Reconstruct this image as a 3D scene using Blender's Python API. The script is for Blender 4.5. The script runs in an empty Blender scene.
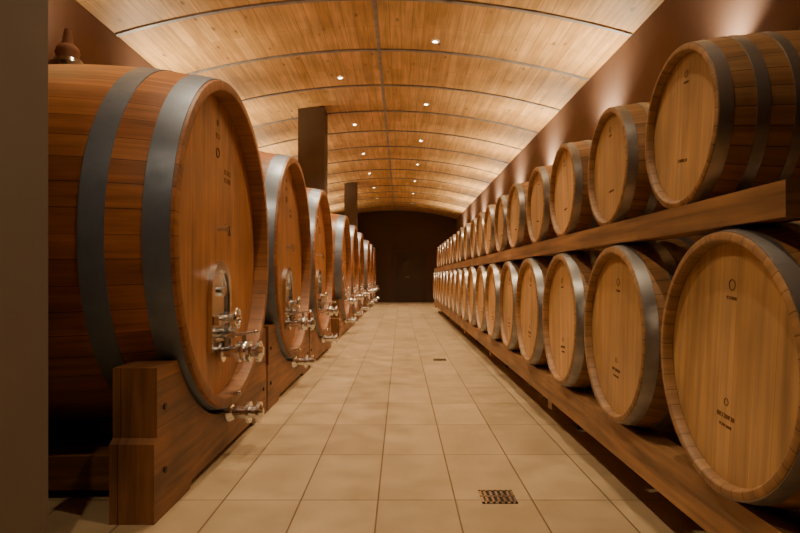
import bpy, math, random
from mathutils import Vector, Matrix
random.seed(4)
C = bpy.context.scene.collection
pi = math.pi

# ---------------------------------------------------------------- materials
def newmat(name):
    m = bpy.data.materials.new(name); m.use_nodes = True
    nt = m.node_tree
    return m, nt, nt.nodes["Principled BSDF"]

def lk(nt, a, b): nt.links.new(a, b)

def wood(name, c1, c2, gap, row, width, offset=0.5, rough=0.45, grain=0.35, gapsize=0.002,
         gs=(1.2, 28), bump=0.15, knots=0.0, var=0.12, blotch=0.25, stain=0.0):
    m, nt, bs = newmat(name); N = nt.nodes
    uv = N.new("ShaderNodeUVMap"); uv.uv_map = "UVMap"
    br = N.new("ShaderNodeTexBrick"); br.offset = offset; br.offset_frequency = 2; br.squash = 1
    br.inputs["Color1"].default_value = (*c1, 1); br.inputs["Color2"].default_value = (*c2, 1)
    br.inputs["Mortar"].default_value = (*gap, 1)
    br.inputs["Scale"].default_value = 1; br.inputs["Mortar Size"].default_value = gapsize
    br.inputs["Mortar Smooth"].default_value = 0.3
    br.inputs["Brick Width"].default_value = width; br.inputs["Row Height"].default_value = row
    lk(nt, uv.outputs[0], br.inputs["Vector"])
    oi = N.new("ShaderNodeObjectInfo")
    mp = N.new("ShaderNodeVectorMath"); mp.operation = 'MULTIPLY'; mp.inputs[1].default_value = (gs[0], gs[1], 1)
    lk(nt, uv.outputs[0], mp.inputs[0])
    ad = N.new("ShaderNodeVectorMath"); ad.operation = 'ADD'
    sc = N.new("ShaderNodeVectorMath"); sc.operation = 'SCALE'; sc.inputs[0].default_value = (31, 17, 53)
    lk(nt, oi.outputs["Random"], sc.inputs["Scale"]); lk(nt, mp.outputs[0], ad.inputs[0]); lk(nt, sc.outputs[0], ad.inputs[1])
    nz = N.new("ShaderNodeTexNoise"); nz.inputs["Scale"].default_value = 1.0; nz.inputs["Detail"].default_value = 6
    nz.inputs["Distortion"].default_value = 0.6
    lk(nt, ad.outputs[0], nz.inputs["Vector"])
    mr = N.new("ShaderNodeMapRange"); mr.inputs[1].default_value = 0.3; mr.inputs[2].default_value = 0.7
    mr.inputs[3].default_value = 1 - grain; mr.inputs[4].default_value = 1 + grain * 0.5
    lk(nt, nz.outputs[0], mr.inputs[0])
    ad2 = N.new("ShaderNodeVectorMath"); ad2.operation = 'ADD'
    lk(nt, uv.outputs[0], ad2.inputs[0]); lk(nt, sc.outputs[0], ad2.inputs[1])
    n2 = N.new("ShaderNodeTexNoise"); n2.inputs["Scale"].default_value = 2.2; n2.inputs["Detail"].default_value = 3
    lk(nt, ad2.outputs[0], n2.inputs["Vector"])
    m2 = N.new("ShaderNodeMapRange"); m2.inputs[1].default_value = 0.3; m2.inputs[2].default_value = 0.7
    m2.inputs[3].default_value = 1 - blotch; m2.inputs[4].default_value = 1 + blotch * 0.4
    lk(nt, n2.outputs[0], m2.inputs[0])
    mm = N.new("ShaderNodeMath"); mm.operation = 'MULTIPLY'; lk(nt, mr.outputs[0], mm.inputs[0]); lk(nt, m2.outputs[0], mm.inputs[1])
    m3 = N.new("ShaderNodeMapRange"); m3.inputs[3].default_value = 1 - var; m3.inputs[4].default_value = 1 + var
    lk(nt, oi.outputs["Random"], m3.inputs[0])
    mm2 = N.new("ShaderNodeMath"); mm2.operation = 'MULTIPLY'; lk(nt, mm.outputs[0], mm2.inputs[0]); lk(nt, m3.outputs[0], mm2.inputs[1])
    last = mm2.outputs[0]
    if knots > 0:
        vs = N.new("ShaderNodeVectorMath"); vs.operation = 'MULTIPLY'; vs.inputs[1].default_value = (2.2, 5.5, 1)
        lk(nt, uv.outputs[0], vs.inputs[0])
        vo = N.new("ShaderNodeTexVoronoi"); vo.inputs["Scale"].default_value = 1.0
        lk(nt, vs.outputs[0], vo.inputs["Vector"])
        k = N.new("ShaderNodeMapRange"); k.inputs[1].default_value = 0.04; k.inputs[2].default_value = 0.14
        k.inputs[3].default_value = 1 - knots; k.inputs[4].default_value = 1
        lk(nt, vo.outputs["Distance"], k.inputs[0])
        km = N.new("ShaderNodeMath"); km.operation = 'MULTIPLY'; lk(nt, last, km.inputs[0]); lk(nt, k.outputs[0], km.inputs[1])
        last = km.outputs[0]
    if stain > 0:
        sv = N.new("ShaderNodeVectorMath"); sv.operation = 'MULTIPLY'; sv.inputs[1].default_value = (1.6, 7, 1)
        lk(nt, ad2.outputs[0], sv.inputs[0])
        sn = N.new("ShaderNodeTexNoise"); sn.inputs["Scale"].default_value = 1.0; sn.inputs["Detail"].default_value = 5
        lk(nt, sv.outputs[0], sn.inputs["Vector"])
        sm = N.new("ShaderNodeMapRange"); sm.inputs[1].default_value = .54; sm.inputs[2].default_value = .70
        sm.inputs[3].default_value = 1; sm.inputs[4].default_value = 1 - stain
        lk(nt, sn.outputs[0], sm.inputs[0])
        km = N.new("ShaderNodeMath"); km.operation = 'MULTIPLY'; lk(nt, last, km.inputs[0]); lk(nt, sm.outputs[0], km.inputs[1])
        last = km.outputs[0]
    vm = N.new("ShaderNodeVectorMath"); vm.operation = 'SCALE'
    lk(nt, br.outputs["Color"], vm.inputs[0]); lk(nt, last, vm.inputs["Scale"])
    lk(nt, vm.outputs[0], bs.inputs["Base Color"])
    bs.inputs["Roughness"].default_value = rough
    bp = N.new("ShaderNodeBump"); bp.inputs["Strength"].default_value = bump; bp.inputs["Distance"].default_value = 0.004
    hs = N.new("ShaderNodeMath"); hs.operation = 'SUBTRACT'
    lk(nt, nz.outputs[0], hs.inputs[0]); lk(nt, br.outputs["Fac"], hs.inputs[1])
    lk(nt, hs.outputs[0], bp.inputs["Height"]); lk(nt, bp.outputs[0], bs.inputs["Normal"])
    return m

def metal(name, col, rough, metallic=0.9, var=0.25, scale=9):
    m, nt, bs = newmat(name); N = nt.nodes
    tc = N.new("ShaderNodeTexCoord")
    nz = N.new("ShaderNodeTexNoise"); nz.inputs["Scale"].default_value = scale; nz.inputs["Detail"].default_value = 4
    lk(nt, tc.outputs["Object"], nz.inputs["Vector"])
    mr = N.new("ShaderNodeMapRange"); mr.inputs[1].default_value = .3; mr.inputs[2].default_value = .7
    mr.inputs[3].default_value = 1 - var; mr.inputs[4].default_value = 1 + var * .3
    lk(nt, nz.outputs[0], mr.inputs[0])
    vm = N.new("ShaderNodeVectorMath"); vm.operation = 'SCALE'; vm.inputs[0].default_value = col
    lk(nt, mr.outputs[0], vm.inputs["Scale"]); lk(nt, vm.outputs[0], bs.inputs["Base Color"])
    bs.inputs["Metallic"].default_value = metallic
    r2 = N.new("ShaderNodeMapRange"); r2.inputs[1].default_value = .3; r2.inputs[2].default_value = .7
    r2.inputs[3].default_value = rough * 1.25; r2.inputs[4].default_value = rough * .8
    lk(nt, nz.outputs[0], r2.inputs[0]); lk(nt, r2.outputs[0], bs.inputs["Roughness"])
    return m

def plaster(name, col, rough=.85, var=.12, scale=3):
    m, nt, bs = newmat(name); N = nt.nodes
    tc = N.new("ShaderNodeTexCoord")
    nz = N.new("ShaderNodeTexNoise"); nz.inputs["Scale"].default_value = scale; nz.inputs["Detail"].default_value = 7
    lk(nt, tc.outputs["Object"], nz.inputs["Vector"])
    mr = N.new("ShaderNodeMapRange"); mr.inputs[1].default_value = .3; mr.inputs[2].default_value = .7
    mr.inputs[3].default_value = 1 - var; mr.inputs[4].default_value = 1 + var
    lk(nt, nz.outputs[0], mr.inputs[0])
    vm = N.new("ShaderNodeVectorMath"); vm.operation = 'SCALE'; vm.inputs[0].default_value = col
    lk(nt, mr.outputs[0], vm.inputs["Scale"]); lk(nt, vm.outputs[0], bs.inputs["Base Color"])
    bs.inputs["Roughness"].default_value = rough
    n3 = N.new("ShaderNodeTexNoise"); n3.inputs["Scale"].default_value = 60
    lk(nt, tc.outputs["Object"], n3.inputs["Vector"])
    bp = N.new("ShaderNodeBump"); bp.inputs["Strength"].default_value = .12; bp.inputs["Distance"].default_value = .003
    lk(nt, n3.outputs[0], bp.inputs["Height"]); lk(nt, bp.outputs[0], bs.inputs["Normal"])
    return m

M_caskbody = wood("cask_oak_staves", (.45,.165,.048), (.33,.112,.031), (.07,.02,.006), .12, 50, 0, rough=.42, grain=.38, gapsize=.0022, gs=(1.5,30), blotch=.3, stain=.3)
M_caskhead = wood("cask_oak_head", (.50,.22,.073), (.42,.175,.055), (.20,.08,.025), .13, 50, 0, rough=.42, grain=.32, gapsize=.0013, gs=(1.6,34), blotch=.32, stain=.38)
M_caskrim = wood("cask_rim_wood", (.35,.145,.048), (.27,.108,.035), (.09,.032,.012), .12, 50, 0, rough=.5, grain=.3)
M_barbody = wood("barrel_oak_staves", (.45,.235,.095), (.35,.172,.064), (.09,.038,.014), .07, 50, 0, rough=.48, grain=.38, gapsize=.0018, blotch=.3, stain=.3)
M_barhead = wood("barrel_oak_head", (.68,.40,.17), (.59,.335,.135), (.36,.19,.07), .1, 50, 0, rough=.45, grain=.24, gapsize=.001, gs=(1.6,34), blotch=.26, stain=.25, var=.16)
M_barrim = wood("barrel_rim_wood", (.44,.24,.10), (.35,.18,.072), (.17,.08,.032), .07, 50, 0, rough=.5, grain=.3)
M_beam = wood("rack_beam_wood", (.42,.215,.085), (.38,.19,.073), (.38,.19,.073), 5, 50, 0, rough=.5, grain=.55, gs=(1.2,22), blotch=.38, stain=.3)
M_cradle = wood("cradle_wood", (.29,.12,.04), (.22,.088,.03), (.06,.02,.007), .2, 50, 0, rough=.5, grain=.5, gs=(1.5,22), blotch=.42, stain=.35)
M_ceil = wood("ceiling_pine_boards", (.78,.46,.175), (.62,.335,.108), (.34,.16,.052), .125, 1.36, .5, rough=.48, grain=.3, gapsize=.0028, gs=(1.4,24), knots=.6, blotch=.2, bump=.1)
M_hoopblue = metal("galvanised_wide_hoop", (.20,.235,.295), .45, .65, .28, 5)
M_hoop = metal("galvanised_hoop", (.42,.41,.40), .38, .85, .32, 9)
M_steel = metal("stainless_steel", (.72,.72,.72), .18, 1.0, .1, 20)
M_dark = metal("dark_steel", (.05,.045,.04), .5, .6)
M_rib = metal("grey_rib_metal", (.36,.34,.34), .5, .35)
M_white = metal("white_trim", (.8,.75,.65), .4, .0, .02)
M_ink = plaster("burnt_stamp", (.14,.055,.02), .8)
M_red = plaster("terracotta_bung", (.36,.18,.10), .6)
M_wall = plaster("brown_plaster_wall", (.205,.122,.092), .8, .05)
M_pil = plaster("taupe_plaster_pillar", (.135,.098,.068), .85, .06)
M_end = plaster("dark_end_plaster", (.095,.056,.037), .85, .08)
M_door = plaster("dark_door_paint", (.055,.033,.022), .6, .1)

m, nt, bs = newmat("lamp_glow"); bs.inputs["Emission Color"].default_value = (1,.85,.6,1); bs.inputs["Emission Strength"].default_value = 40
M_glow = m

m, nt, bs = newmat("floor_tiles"); N = nt.nodes; M_floor = m
tc = N.new("ShaderNodeTexCoord")
ad = N.new("ShaderNodeVectorMath"); ad.operation = 'ADD'; ad.inputs[1].default_value = (.108+.363*20, -2.825+.72*20, 0)
lk(nt, tc.outputs["Object"], ad.inputs[0])
br = N.new("ShaderNodeTexBrick"); br.offset = 0; br.squash = 1
br.inputs["Color1"].default_value = (.55,.41,.245,1); br.inputs["Color2"].default_value = (.455,.335,.195,1)
br.inputs["Mortar"].default_value = (.16,.105,.058,1); br.inputs["Scale"].default_value = 1
br.inputs["Mortar Size"].default_value = .004; br.inputs["Mortar Smooth"].default_value = .2
br.inputs["Brick Width"].default_value = .363; br.inputs["Row Height"].default_value = .72
lk(nt, ad.outputs[0], br.inputs["Vector"])
nz = N.new("ShaderNodeTexNoise"); nz.inputs["Scale"].default_value = 4; nz.inputs["Detail"].default_value = 8
lk(nt, tc.outputs["Object"], nz.inputs["Vector"])
mr = N.new("ShaderNodeMapRange"); mr.inputs[1].default_value=.3; mr.inputs[2].default_value=.7; mr.inputs[3].default_value=.80; mr.inputs[4].default_value=1.08
lk(nt, nz.outputs[0], mr.inputs[0])
vm = N.new("ShaderNodeVectorMath"); vm.operation='SCALE'; lk(nt, br.outputs["Color"], vm.inputs[0]); lk(nt, mr.outputs[0], vm.inputs["Scale"])
lk(nt, vm.outputs[0], bs.inputs["Base Color"])
r2 = N.new("ShaderNodeMapRange"); r2.inputs[1].default_value=.3; r2.inputs[2].default_value=.7; r2.inputs[3].default_value=.28; r2.inputs[4].default_value=.42
lk(nt, nz.outputs[0], r2.inputs[0]); lk(nt, r2.outputs[0], bs.inputs["Roughness"])
bp = N.new("ShaderNodeBump"); bp.invert = True; bp.inputs["Strength"].default_value=.3; bp.inputs["Distance"].default_value=.003
lk(nt, br.outputs["Fac"], bp.inputs["Height"]); lk(nt, bp.outputs[0], bs.inputs["Normal"])

# ---------------------------------------------------------------- mesh builder
class MB:
    def __init__(s, mats): s.v=[]; s.f=[]; s.m=[]; s.uv=[]; s.mats=mats
    def face(s, idx, mat, uvs): s.f.append(idx); s.m.append(mat); s.uv.append(uvs)
    def box(s, x0,x1,y0,y1,z0,z1, mat=0, grain=None):
        b=len(s.v); d=(x1-x0,y1-y0,z1-z0)
        P=[(x,y,z) for x in (x0,x1) for y in (y0,y1) for z in (z0,z1)]; s.v+=P
        g = grain if grain is not None else d.index(max(d))
        for q in ((0,1,3,2),(4,6,7,5),(0,4,5,1),(2,3,7,6),(0,2,6,4),(1,5,7,3)):
            ax=[a for a in range(3) if len({round(P[i][a],6) for i in q})>1]
            if len(ax)<2: ax=[0,1]
            if ax[0]==g: ua,va=ax
            elif ax[1]==g: va,ua=ax
            else: ua,va=ax
            s.face([b+i for i in q], mat, [(P[i][ua],P[i][va]+.037*g) for i in q])
    def lathe(s, prof, seg=64, mat=0, mats=None, rb=1.0, closed=False, cy=0, cz=0):
        b=len(s.v); n=len(prof)
        for (x,r) in prof:
            for j in range(seg):
                t=2*pi*j/seg; s.v.append((x, cy+r*math.cos(t), cz+r*math.sin(t)))
        L=[0]
        for i in range(1,n): L.append(L[-1]+math.hypot(prof[i][0]-prof[i-1][0], prof[i][1]-prof[i-1][1]))
        rng = n if closed else n-1
        for i in range(rng):
            i2=(i+1)%n
            mt = mats[i] if mats else mat
            for j in range(seg):
                j2=(j+1)%seg
                v0=2*pi*j/seg*rb; v1=2*pi*(j+1)/seg*rb
                u0=L[i]; u1=L[i2] if i2 else L[i]+.01
                s.face([b+i*seg+j,b+i*seg+j2,b+i2*seg+j2,b+i2*seg+j],mt,[(u0,v0),(u0,v1),(u1,v1),(u1,v0)])
        return b
    def disc(s, b, row, seg, mat):
        idx=[b+row*seg+j for j in range(seg)]
        s.face(idx, mat, [(s.v[i][2]+5, s.v[i][1]+5.03) for i in idx])
    def cyl(s, p0, p1, r0, r1=None, seg=20, mat=0, cap=True):
        r1=r0 if r1 is None else r1
        p0=Vector(p0); p1=Vector(p1); d=(p1-p0); L=d.length; d.normalize()
        a=d.orthogonal().normalized(); c=d.cross(a); b=len(s.v)
        for p,r in ((p0,r0),(p1,r1)):
            for j in range(seg):
                t=2*pi*j/seg; s.v.append(tuple(p+a*r*math.cos(t)+c*r*math.sin(t)))
        for j in range(seg):
            j2=(j+1)%seg
            s.face([b+j,b+j2,b+seg+j2,b+seg+j],mat,[(0,j*.01),(0,j*.01+.01),(L,j*.01+.01),(L,j*.01)])
        if cap:
            s.face([b+j for j in range(seg)][::-1],mat,[(0,0)]*seg)
            s.face([b+seg+j for j in range(seg)],mat,[(0,0)]*seg)
    def torus(s, c, n, R, r, seg=28, ms=8, mat=0):
        c=Vector(c); n=Vector(n).normalized(); a=n.orthogonal().normalized(); e=n.cross(a); b=len(s.v)
        for i in range(seg):
            t=2*pi*i/seg; d=a*math.cos(t)+e*math.sin(t)
            for k in range(ms):
                w=2*pi*k/ms; s.v.append(tuple(c+d*(R+r*math.cos(w))+n*r*math.sin(w)))
        for i in range(seg):
            for k in range(ms):
                i2=(i+1)%seg;k2=(k+1)%ms
                s.face([b+i*ms+k,b+i2*ms+k,b+i2*ms+k2,b+i*ms+k2],mat,[(0,0)]*4)
    def sphere(s, c, r, mat=0, seg=16, sq=1.0):
        rings=8; b=len(s.v)
        for i in range(rings+1):
            p=pi*i/rings
            for j in range(seg):
                t=2*pi*j/seg; s.v.append((c[0]+r*math.sin(p)*math.cos(t)+0, c[1]+r*math.sin(p)*math.sin(t), c[2]+r*sq*math.cos(p)))
        for i in range(rings):
            for j in range(seg):
                j2=(j+1)%seg
                s.face([b+i*seg+j,b+i*seg+j2,b+(i+1)*seg+j2,b+(i+1)*seg+j],mat,[(0,0)]*4)
    def prism(s, outline, x0, x1, mat=0, vert=False):
        b=len(s.v); n=len(outline)
        for x in (x0,x1):
            for (y,z) in outline: s.v.append((x,y,z))
        s.face([b+i for i in range(n)],mat,[((p[1],p[0]) if vert else p) for p in outline])
        s.face([b+n+i for i in range(n)][::-1],mat,[((p[1],p[0]) if vert else p) for p in outline][::-1])
        L=0
        for i in range(n):
            j=(i+1)%n; d=math.hypot(outline[j][0]-outline[i][0],outline[j][1]-outline[i][1])
            s.face([b+i,b+n+i,b+n+j,b+j],mat,[(L,x0),(L,x1),(L+d,x1),(L+d,x0)]); L+=d
    def ring_prism(s, o, i_, x0, x1, mat=0):
        n=len(o); b=len(s.v)
        for x in (x0,x1):
            for P in (o,i_):
                for (y,z) in P: s.v.append((x,y,z))
        def I(xx,k,j): return b+xx*2*n+k*n+(j%n)
        for j in range(n):
            for q in ([I(0,0,j),I(0,0,j+1),I(0,1,j+1),I(0,1,j)],[I(1,0,j),I(1,1,j),I(1,1,j+1),I(1,0,j+1)],
                      [I(0,0,j),I(1,0,j),I(1,0,j+1),I(0,0,j+1)],[I(0,1,j),I(0,1,j+1),I(1,1,j+1),I(1,1,j)]):
                s.face(q,mat,[(0,0)]*4)
    def mesh(s, name, smooth=True, angle=35, merge=False):
        me=bpy.data.meshes.new(name); me.from_pydata(s.v,[],s.f)
        for m_ in s.mats: me.materials.append(m_)
        uvl=me.uv_layers.new(name="UVMap")
        for p,mi,uu in zip(me.polygons,s.m,s.uv):
            p.material_index=mi
            for a,li in enumerate(p.loop_indices): uvl.data[li].uv=uu[a]
        import bmesh
        bm=bmesh.new(); bm.from_mesh(me)
        bmesh.ops.recalc_face_normals(bm,faces=bm.faces); bm.to_mesh(me); bm.free()
        if smooth:
            me.polygons.foreach_set("use_smooth",[True]*len(me.polygons))
            me.set_sharp_from_angle(angle=math.radians(angle))
        me.update(); return me

def add(me, name, loc=(0,0,0), rot=(0,0,0), parent=None):
    o=bpy.data.objects.new(name, me); C.objects.link(o); o.location=loc; o.rotation_euler=rot
    if parent: o.parent=parent
    return o

# ---------------------------------------------------------------- room shell
YB, YE = -3.0, 25.0
XL, XR = -2.84, 2.30
CX, HW, SAG, ZE = -.27, 2.57, .365, 3.465
RC=(HW*HW+SAG*SAG)/(2*SAG)
A0=math.asin(HW/RC)
def arc(a, off=0): return (CX+(RC-off)*math.sin(a), ZE+SAG-RC+(RC-off)*math.cos(a))

b=MB([M_floor]); b.box(XL-.2,XR+.2,YB-.2,YE+.2,-.1,0); add(b.mesh("floor",False),"floor")
b=MB([M_wall]); b.box(XR,XR+.2,YB-.2,YE+.2,0,ZE+.25); add(b.mesh("wall_right",False),"wall_right")
b=MB([M_wall]); b.box(XL-.2,XL,YB-.2,YE+.2,0,ZE+.25); add(b.mesh("wall_left",False),"wall_left")
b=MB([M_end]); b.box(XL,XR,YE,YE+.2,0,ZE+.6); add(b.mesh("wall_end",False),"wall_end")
b=MB([M_wall]); b.box(XL,XR,YB-.2,YB,0,ZE+.6); add(b.mesh("wall_back",False),"wall_back")

b=MB([M_ceil]); n=48; ys=[YB,YE]
for k in range(n+1):
    a=-A0+2*A0*k/n
    for off in (0,-.12):
        x,z=arc(a,off)
        for y in ys: b.v.append((x,y,z))
for k in range(n):
    i=k*4; j=(k+1)*4; u0=RC*(2*A0*k/n); u1=RC*(2*A0*(k+1)/n)
    o=20*1.36-5.97
    b.face([i,i+1,j+1,j],0,[(YB+o,u0),(YE+o,u0),(YE+o,u1),(YB+o,u1)])
    b.face([i+2,j+2,j+3,i+3],0,[(YB,u0),(YB,u1),(YE,u1),(YE,u0)])
    b.face([i,j,j+2,i+2],0,[(0,u0),(0,u1),(.1,u1),(.1,u0)])
    b.face([i+1,i+3,j+3,j+1],0,[(0,u0),(0,u1),(.1,u1),(.1,u0)])
b.face([0,2,3,1],0,[(0,0)]*4); b.face([n*4,n*4+1,n*4+3,n*4+2],0,[(0,0)]*4)
add(b.mesh("ceiling"),"ceiling")

def arcstrip(mb, y0,y1, a0,a1, off0, off1, n=40, mat=0):
    s=len(mb.v)
    for k in range(n+1):
        a=a0+(a1-a0)*k/n
        for off in (off0,off1):
            x,z=arc(a,off)
            for y in (y0,y1): mb.v.append((x,y,z))
    for k in range(n):
        i=s+k*4; j=i+4
        for q in ([i,i+1,j+1,j],[i+2,j+2,j+3,i+3],[i,j,j+2,i+2],[i+1,i+3,j+3,j+1]): mb.face(q,mat,[(0,0)]*4)
    mb.face([s,s+2,s+3,s+1],mat,[(0,0)]*4); e=s+n*4; mb.face([e,e+1,e+3,e+2],mat,[(0,0)]*4)
b=MB([M_rib])
y=5.97-1.355*6
while y<YE:
    arcstrip(b,y-.024,y+.024,-A0*.998,A0*.998,-.005,.016)
    y+=1.355
da=.018/RC
arcstrip(b,YB,YE,-da,da,-.005,.012,n=2)
add(b.mesh("ceiling_ribs",False),"trim_1")

b=MB([M_door,M_end,M_steel])
b.box(-.32,1.12,YE-.06,YE-.003,0.003,2.2,1); b.box(-.25,.395,YE-.085,YE-.05,.01,2.12,0); b.box(.405,1.05,YE-.085,YE-.05,.01,2.12,0)
b.cyl((.33,YE-.13,1.05),(.33,YE-.08,1.05),.012,mat=2); b.cyl((.33,YE-.13,1.05),(.2,YE-.13,1.05),.01,mat=2)
add(b.mesh("door"),"door_1")

def pillar(y0,y1,x0=-1.62,x1=-1.27):
    b=MB([M_pil]); 
    zt=ZE+SAG-RC+math.sqrt(RC*RC-(min(x0,x1)-CX)**2)
    b.box(x0,x1,y0,y1,0,zt+.03); add(b.mesh("pillar",False),"pillar")
pillar(1.75,2.16,-2.1,-1.27); pillar(9.55,9.98,-1.64,-1.22); pillar(17.15,17.55)

# ---------------------------------------------------------------- barrels
def barrel_mesh(name, L, rh, rb, rec, t, hoops, mats, seg=72, ht=.003, hoopmat=3):
    mb=MB(mats)
    def R(x): return rb-(rb-rh)*abs(2*x/L-1)**2
    prof=[(rec,rh-t-.004),(rec*.3,rh-t-.002),(.003,rh-t+.002),(0,rh-t+.006),(0,rh-.006)]
    ms=[2,2,2,2]
    N=20
    for i in range(N+1):
        x=.004+(L-.008)*i/N; prof.append((x,R(x)))
    ms+= [2]+[0]*N
    prof+=[(L,rh-.006),(L,rh-t+.006),(L-.003,rh-t+.002),(L-rec,rh-t-.004)]
    ms+=[2,2,2,2]
    s=mb.lathe(prof,seg,mats=ms,rb=rb)
    mb.disc(s,0,seg,1); mb.disc(s,len(prof)-1,seg,1)
    for (a,c) in hoops:
        for (x0,x1) in ((a,c),(L-c,L-a)):
            K=3; pr=[(x0+(x1-x0)*i/K,R(x0+(x1-x0)*i/K)+ht) for i in range(K+1)]
            pr+= [(x1,R(x1)-.004),(x0,R(x0)-.004)]
            mb.lathe(pr,seg,mat=hoopmat,rb=rb,closed=True)
            if ht<.004:
                xm=(x0+x1)/2
                for tt in (.9,.96):
                    rr=R(xm)+ht
                    c0=(xm,rr*math.cos(tt),rr*math.sin(tt)); c1=(xm,(rr+.003)*math.cos(tt),(rr+.003)*math.sin(tt))
                    mb.cyl(c0,c1,.006,.004,seg=8,mat=hoopmat)
    return mb,R

def stamps(mb, x, spec, mat):
    for (y,z,w,h) in spec: mb.box(x-.0012,x+.001,y-w/2,y+w/2,z-h/2,z+h/2,mat)

def textbars(y,z,w,h,n):
    out=[]; 
    cw=w/n
    for i in range(n):
        k=random.choice([0,1,2]); yy=y-w/2+cw*(i+.5)
        out.append((yy-cw*.28,z,cw*.13,h))
        if k!=1: out.append((yy+cw*.2,z,cw*.13,h))
        if k!=2: out.append((yy,z+h*.42,cw*.5,h*.14))
        if k!=0: out.append((yy,z-h*.42,cw*.5,h*.14))
    return out

BM=[M_barbody,M_barhead,M_barrim,M_hoop,M_ink]
mb,_=barrel_mesh("tonneau",1.10,.40,.46,.035,.028,[(.006,.056),(.13,.175),(.27,.315)],BM)
sx=.035
stamps(mb,sx,textbars(0,-.17,.10,.013,8)+textbars(0,-.20,.07,.009,6)+textbars(0,.20,.055,.009,6),4)
mb.torus((sx,0,.24),(1,0,0),.016,.0018,mat=4); mb.torus((sx,0,-.125),(1,0,0),.011,.0015,mat=4)
mb.cyl((.55,0,.45),(.55,0,.467),.03,.032,mat=1)
me_ton=mb.mesh("large_oak_barrel")
mb,_=barrel_mesh("barrique",.95,.30,.345,.03,.024,[(.006,.05),(.12,.16),(.235,.27)],BM)
sx=.03
stamps(mb,sx,textbars(0,-.12,.08,.011,7)+textbars(0,.17,.04,.008,5),4)
mb.torus((sx,0,.20),(1,0,0),.012,.0015,mat=4)
mb.cyl((.475,0,.343),(.475,0,.37),.026,.03,mat=1)
me_bar=mb.mesh("oak_barrel")

for k in range(18):
    add(me_ton,"large_oak_barrel",(.97+random.uniform(-.006,.006),1.85+.9375*k,.787),(random.uniform(-.1,.1),0,random.uniform(-.012,.012)))
for k in range(19):
    add(me_bar,"oak_barrel",(1.05+random.uniform(-.012,.012),2.27+.83*k,1.612),(random.uniform(-.12,.12),0,random.uniform(-.015,.015)))

b=MB([M_beam,M_dark])
y0,y1=1.35,18.4
b.box(1.02,1.13,y0,y1,.20,.365); b.box(1.91,2.02,y0,y1,.20,.365)
b.box(1.0,1.11,1.56,y1-.3,1.207,1.304); b.box(1.88,1.99,1.56,y1-.3,1.207,1.304)
b.box(1.11,1.88,1.56,1.66,1.207,1.30)
b.box(1.11,1.88,y1-.4,y1-.3,1.207,1.30)
for k in range(0,19,3):
    yy=1.85+.9375*(k-.5)
    if k==0: yy=1.46
    for x in (1.22,1.75): b.box(x,x+.07,yy-.05,yy+.05,0,.13,1)
    b.box(1.04,2.0,yy-.05,yy+.05,.13,.20,0)
    if k>0:
        for x in (1.07,1.94): b.box(x,x+.035,yy-.015,yy+.015,.36,1.21,1)
add(b.mesh("barrel_rack",False),"barrel_rack")

# ---------------------------------------------------------------- large casks
CM=[M_caskbody,M_caskhead,M_caskrim,M_hoopblue,M_ink,M_steel,M_red,M_dark]
Lc=1.6; RHc=.945; RBc=1.03; rec=.10
mb,Rf=barrel_mesh("cask",Lc,RHc,RBc,rec,.055,[(.02,.135),(.29,.40)],CM,seg=128,ht=.005)
d=rec
def arch(w,z0,z1,n=14):
    r=w/2; pts=[(-r,z0),(r,z0)]
    for i in range(n+1):
        t=pi*i/n; pts.append((r*math.cos(t),z1-r+r*math.sin(t)))
    return pts
zc0=-.615; zc1=-.09
mb.ring_prism(arch(.39,zc0,zc1),arch(.30,zc0+.05,zc1-.05),d-.03,d+.01,mat=5)
mb.prism(arch(.30,zc0+.05,zc1-.05),d-.012,d+.01,mat=5,vert=True)
mb.ring_prism(arch(.27,zc0+.07,zc1-.07),arch(.23,zc0+.09,zc1-.09),d-.02,d-.01,mat=5)
mb.box(d-.06,d-.03,-.18,.18,-.46,-.41,5)
mb.cyl((d,0,-.432),(d-.12,0,-.432),.018,mat=5); mb.torus((d-.12,0,-.432),(1,0,0),.055,.010,mat=5)
mb.cyl((d-.12,-.05,-.432),(d-.12,.05,-.432),.008,mat=5)
for s_ in (-1,1): mb.cyl((d,s_*.13,-.432),(d-.08,s_*.13,-.432),.016,mat=5)
mb.cyl((d,0,-.27),(d-.04,0,-.27),.03,mat=5)
def valve(z,y=0,x0=d,x1=-.14,r=.03):
    mb.cyl((x0,y,z),(x1,y,z),r,mat=5)
    for xx in (x0-.02,x0-.12,x1+.06,x1): mb.cyl((xx,y,z),(xx-.018,y,z),r*1.8,mat=5)
    mb.cyl((x1-.018,y,z),(x1-.035,y,z),r*1.3,r*.7,mat=5)
    xm=(x0-.12+x1+.06)/2-.01
    mb.sphere((xm,y,z),r*1.7,mat=5)
    mb.cyl((xm,y,z),(xm,y,z+.1),.012,mat=5)
    mb.cyl((xm+.05,y,z+.1),(xm-.07,y,z+.115),.010,mat=5)
    mb.sphere((xm-.07,y,z+.115),.015,mat=5)
valve(-.63,r=.036)
mb.cyl((d-.06,.0,-.60),(d-.06,0,-.52),.024,mat=5)
mb.cyl((d-.11,0,-.52),(d-.01,0,-.52),.032,mat=5)
mb.cyl((.30,0,-.93),(.30,0,-1.00),.03,mat=5); 
valve(-.995,0,.31,-.14,.036)
mb.cyl((d,0,.10),(d-.07,0,.10),.011,mat=5); mb.cyl((d-.07,0,.12),(d-.07,0,.06),.010,mat=5); mb.cyl((d-.055,-.03,.125),(d-.055,.03,.125),.006,mat=5)
stamps(mb,d,textbars(0,.66,.08,.03,3)+textbars(-.2,.47,.14,.03,4)+textbars(-.2,.42,.14,.03,4),4)
mb.torus((d,0,.56),(1,0,0),.028,.004,mat=4); mb.cyl((d-.0015,0,.74),(d+.001,0,.74),.02,mat=4)
xb=1.0
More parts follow.
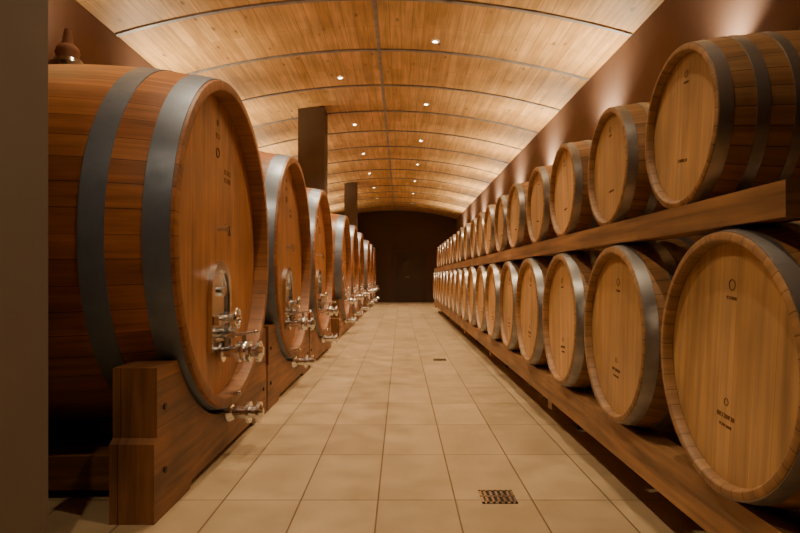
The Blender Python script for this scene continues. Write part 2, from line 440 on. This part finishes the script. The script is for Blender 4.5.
mb.cyl((xb,0,RBc-.03),(xb,0,RBc+.05),.13,.12,mat=5,seg=32); mb.cyl((xb,0,RBc+.05),(xb,0,RBc+.085),.09,.08,mat=5)
mb.cyl((xb,0,RBc+.085),(xb,0,RBc+.13),.055,.07,mat=6); mb.sphere((xb,0,RBc+.14),.066,mat=6,sq=.7); mb.cyl((xb,0,RBc+.16),(xb,0,RBc+.27),.036,.018,mat=6)
me_cask=mb.mesh("wine_cask")

def cradle_mesh():
    b=MB([M_cradle,M_dark])
    def outline(R,half=1.06,ztop=.66,low=.20):
        pts=[(-half,0),(-half+.42,0),(-half+.46,.035),(half-.46,.035),(half-.42,0),(half,0),(half,.34),(half-.03,.36),(half-.03,ztop)]
        cz=1.235; ye=math.sqrt(max(R*R-(cz-ztop)**2,0))
        a0=math.atan2(ztop-cz,ye); n=22
        a1=-pi-a0
        for i in range(n+1):
            a=a0+(a1-a0)*i/n
            pts.append((R*math.cos(a),max(cz+R*math.sin(a),low)))
        pts+=[(-half+.03,ztop),(-half+.03,.36),(-half,.34)]
        return pts
    b.prism(outline(.983),.045,.235,0)
    b.prism(outline(.983),Lc-.235,Lc-.045,0)
    for yy in (-.78,.60): b.box(.235,Lc-.235,yy,yy+.16,.04,.20,0)
    for s_ in (-1,1):
        for z in (.2,.48): b.cyl((.05,s_*.95,z),(.037,s_*.95,z),.014,mat=1,seg=6)
    return b.mesh("cask_cradle",True,30)
me_cr=cradle_mesh()
for yy in (3.6,5.76,7.92, 11.2,13.36,15.52, 18.8,20.96,23.12):
    add(me_cask,"wine_cask",(-1.0,yy,1.235),(0,0,pi))
    add(me_cr,"cask_cradle",(-1.0,yy,0),(0,0,pi))

# ---------------------------------------------------------------- floor drains
def drain(x,y,w):
    b=MB([M_steel,M_dark])
    b.box(x-w/2,x+w/2,y-w/2,y+w/2,0,.002,1)
    t=.012
    b.box(x-w/2,x+w/2,y-w/2,y-w/2+t,.0005,.006); b.box(x-w/2,x+w/2,y+w/2-t,y+w/2,.0005,.006)
    b.box(x-w/2,x-w/2+t,y-w/2,y+w/2,.0005,.006); b.box(x+w/2-t,x+w/2,y-w/2,y+w/2,.0005,.006)
    n=6
    for i in range(1,n):
        xx=x-w/2+w*i/n; b.box(xx-.006,xx+.006,y-w/2,y+w/2,.0005,.006)
    b.box(x-w/2,x+w/2,y-.006,y+.006,.0005,.006)
    add(b.mesh("floor_drain",False),"floor_drain")
drain(.46,2.86,.165); drain(.49,7.6,.16)

# ---------------------------------------------------------------- lights
WARM=(1,.76,.48)
def downlight(x,y,E):
    a=math.asin((x-CX)/RC); xx,z=arc(a,0)
    bb=MB([M_white,M_glow])
    seg=24
    prof=[(.030,-.004),(.030,-.012),(.050,-.010),(.052,.0)]
    for (r,zz) in prof:
        for j in range(seg):
            t=2*pi*j/seg; bb.v.append((r*math.cos(t),r*math.sin(t),zz))
    for i in range(3):
        for j in range(seg):
            j2=(j+1)%seg; bb.face([i*seg+j,i*seg+j2,(i+1)*seg+j2,(i+1)*seg+j],0,[(0,0)]*4)
    bb.face([j for j in range(seg)],1,[(0,0)]*seg)
    o=add(bb.mesh("recessed_downlight"),"recessed_downlight",(xx,y,z-.002),(0,a,0))
    l=bpy.data.lights.new("lamp",'SPOT'); l.energy=E; l.color=WARM; l.spot_size=math.radians(106); l.spot_blend=.9; l.shadow_soft_size=.03
    lo=bpy.data.objects.new("downlight_lamp",l); C.objects.link(lo); lo.parent=o; lo.location=(0,0,-.05)
for k in range(-2,7): 
    yy=7.0+2.55*k; downlight(.40,yy,110 if yy<2.5 else (160 if yy<5 else 225))
for k in range(-3,6):
    yy=8.3+2.55*k; downlight(-.84,yy,120 if yy<2 else (165 if yy<5 else 225))

def uplight(x,y,z,E,sx):
    b=MB([M_dark,M_glow])
    b.cyl((0,0,-.06),(0,0,.04),.035,.05,mat=0,seg=20)
    b.cyl((0,0,.041),(0,0,.043),.04,mat=1,seg=20)
    b.box(min(0,sx*.2),max(0,sx*.2),-.015,.015,-.04,-.01,0)
    o=add(b.mesh("wall_uplight"),"wall_uplight",(x,y,z))
    l=bpy.data.lights.new("lamp",'SPOT'); l.energy=E; l.color=(1,.80,.52); l.spot_size=math.radians(130); l.spot_blend=1; l.shadow_soft_size=.03
    lo=bpy.data.objects.new("uplight_lamp",l); C.objects.link(lo); lo.parent=o; lo.location=(0,0,.1); lo.rotation_euler=(pi,-sx*math.radians(5),0)
for k in range(-1,7): uplight(XR-.17,6.6+2.5*k,2.38,(90 if k<0 else 215),1)
for k in range(-1,7): uplight(XL+.2,6.8+2.5*k,2.4,150,-1)

w=bpy.data.worlds.new("world"); bpy.context.scene.world=w; w.use_nodes=True
w.node_tree.nodes["Background"].inputs[0].default_value=(.02,.014,.01,1)

# ---------------------------------------------------------------- camera
cam=bpy.data.cameras.new("camera"); co=bpy.data.objects.new("camera",cam); C.objects.link(co)
cam.sensor_width=36; cam.lens=27; co.location=(0,0,1.05); co.rotation_euler=(pi/2,0,0)
cam.shift_y=10.5/800; cam.shift_x=-1/800; cam.clip_start=.05
bpy.context.scene.camera=co
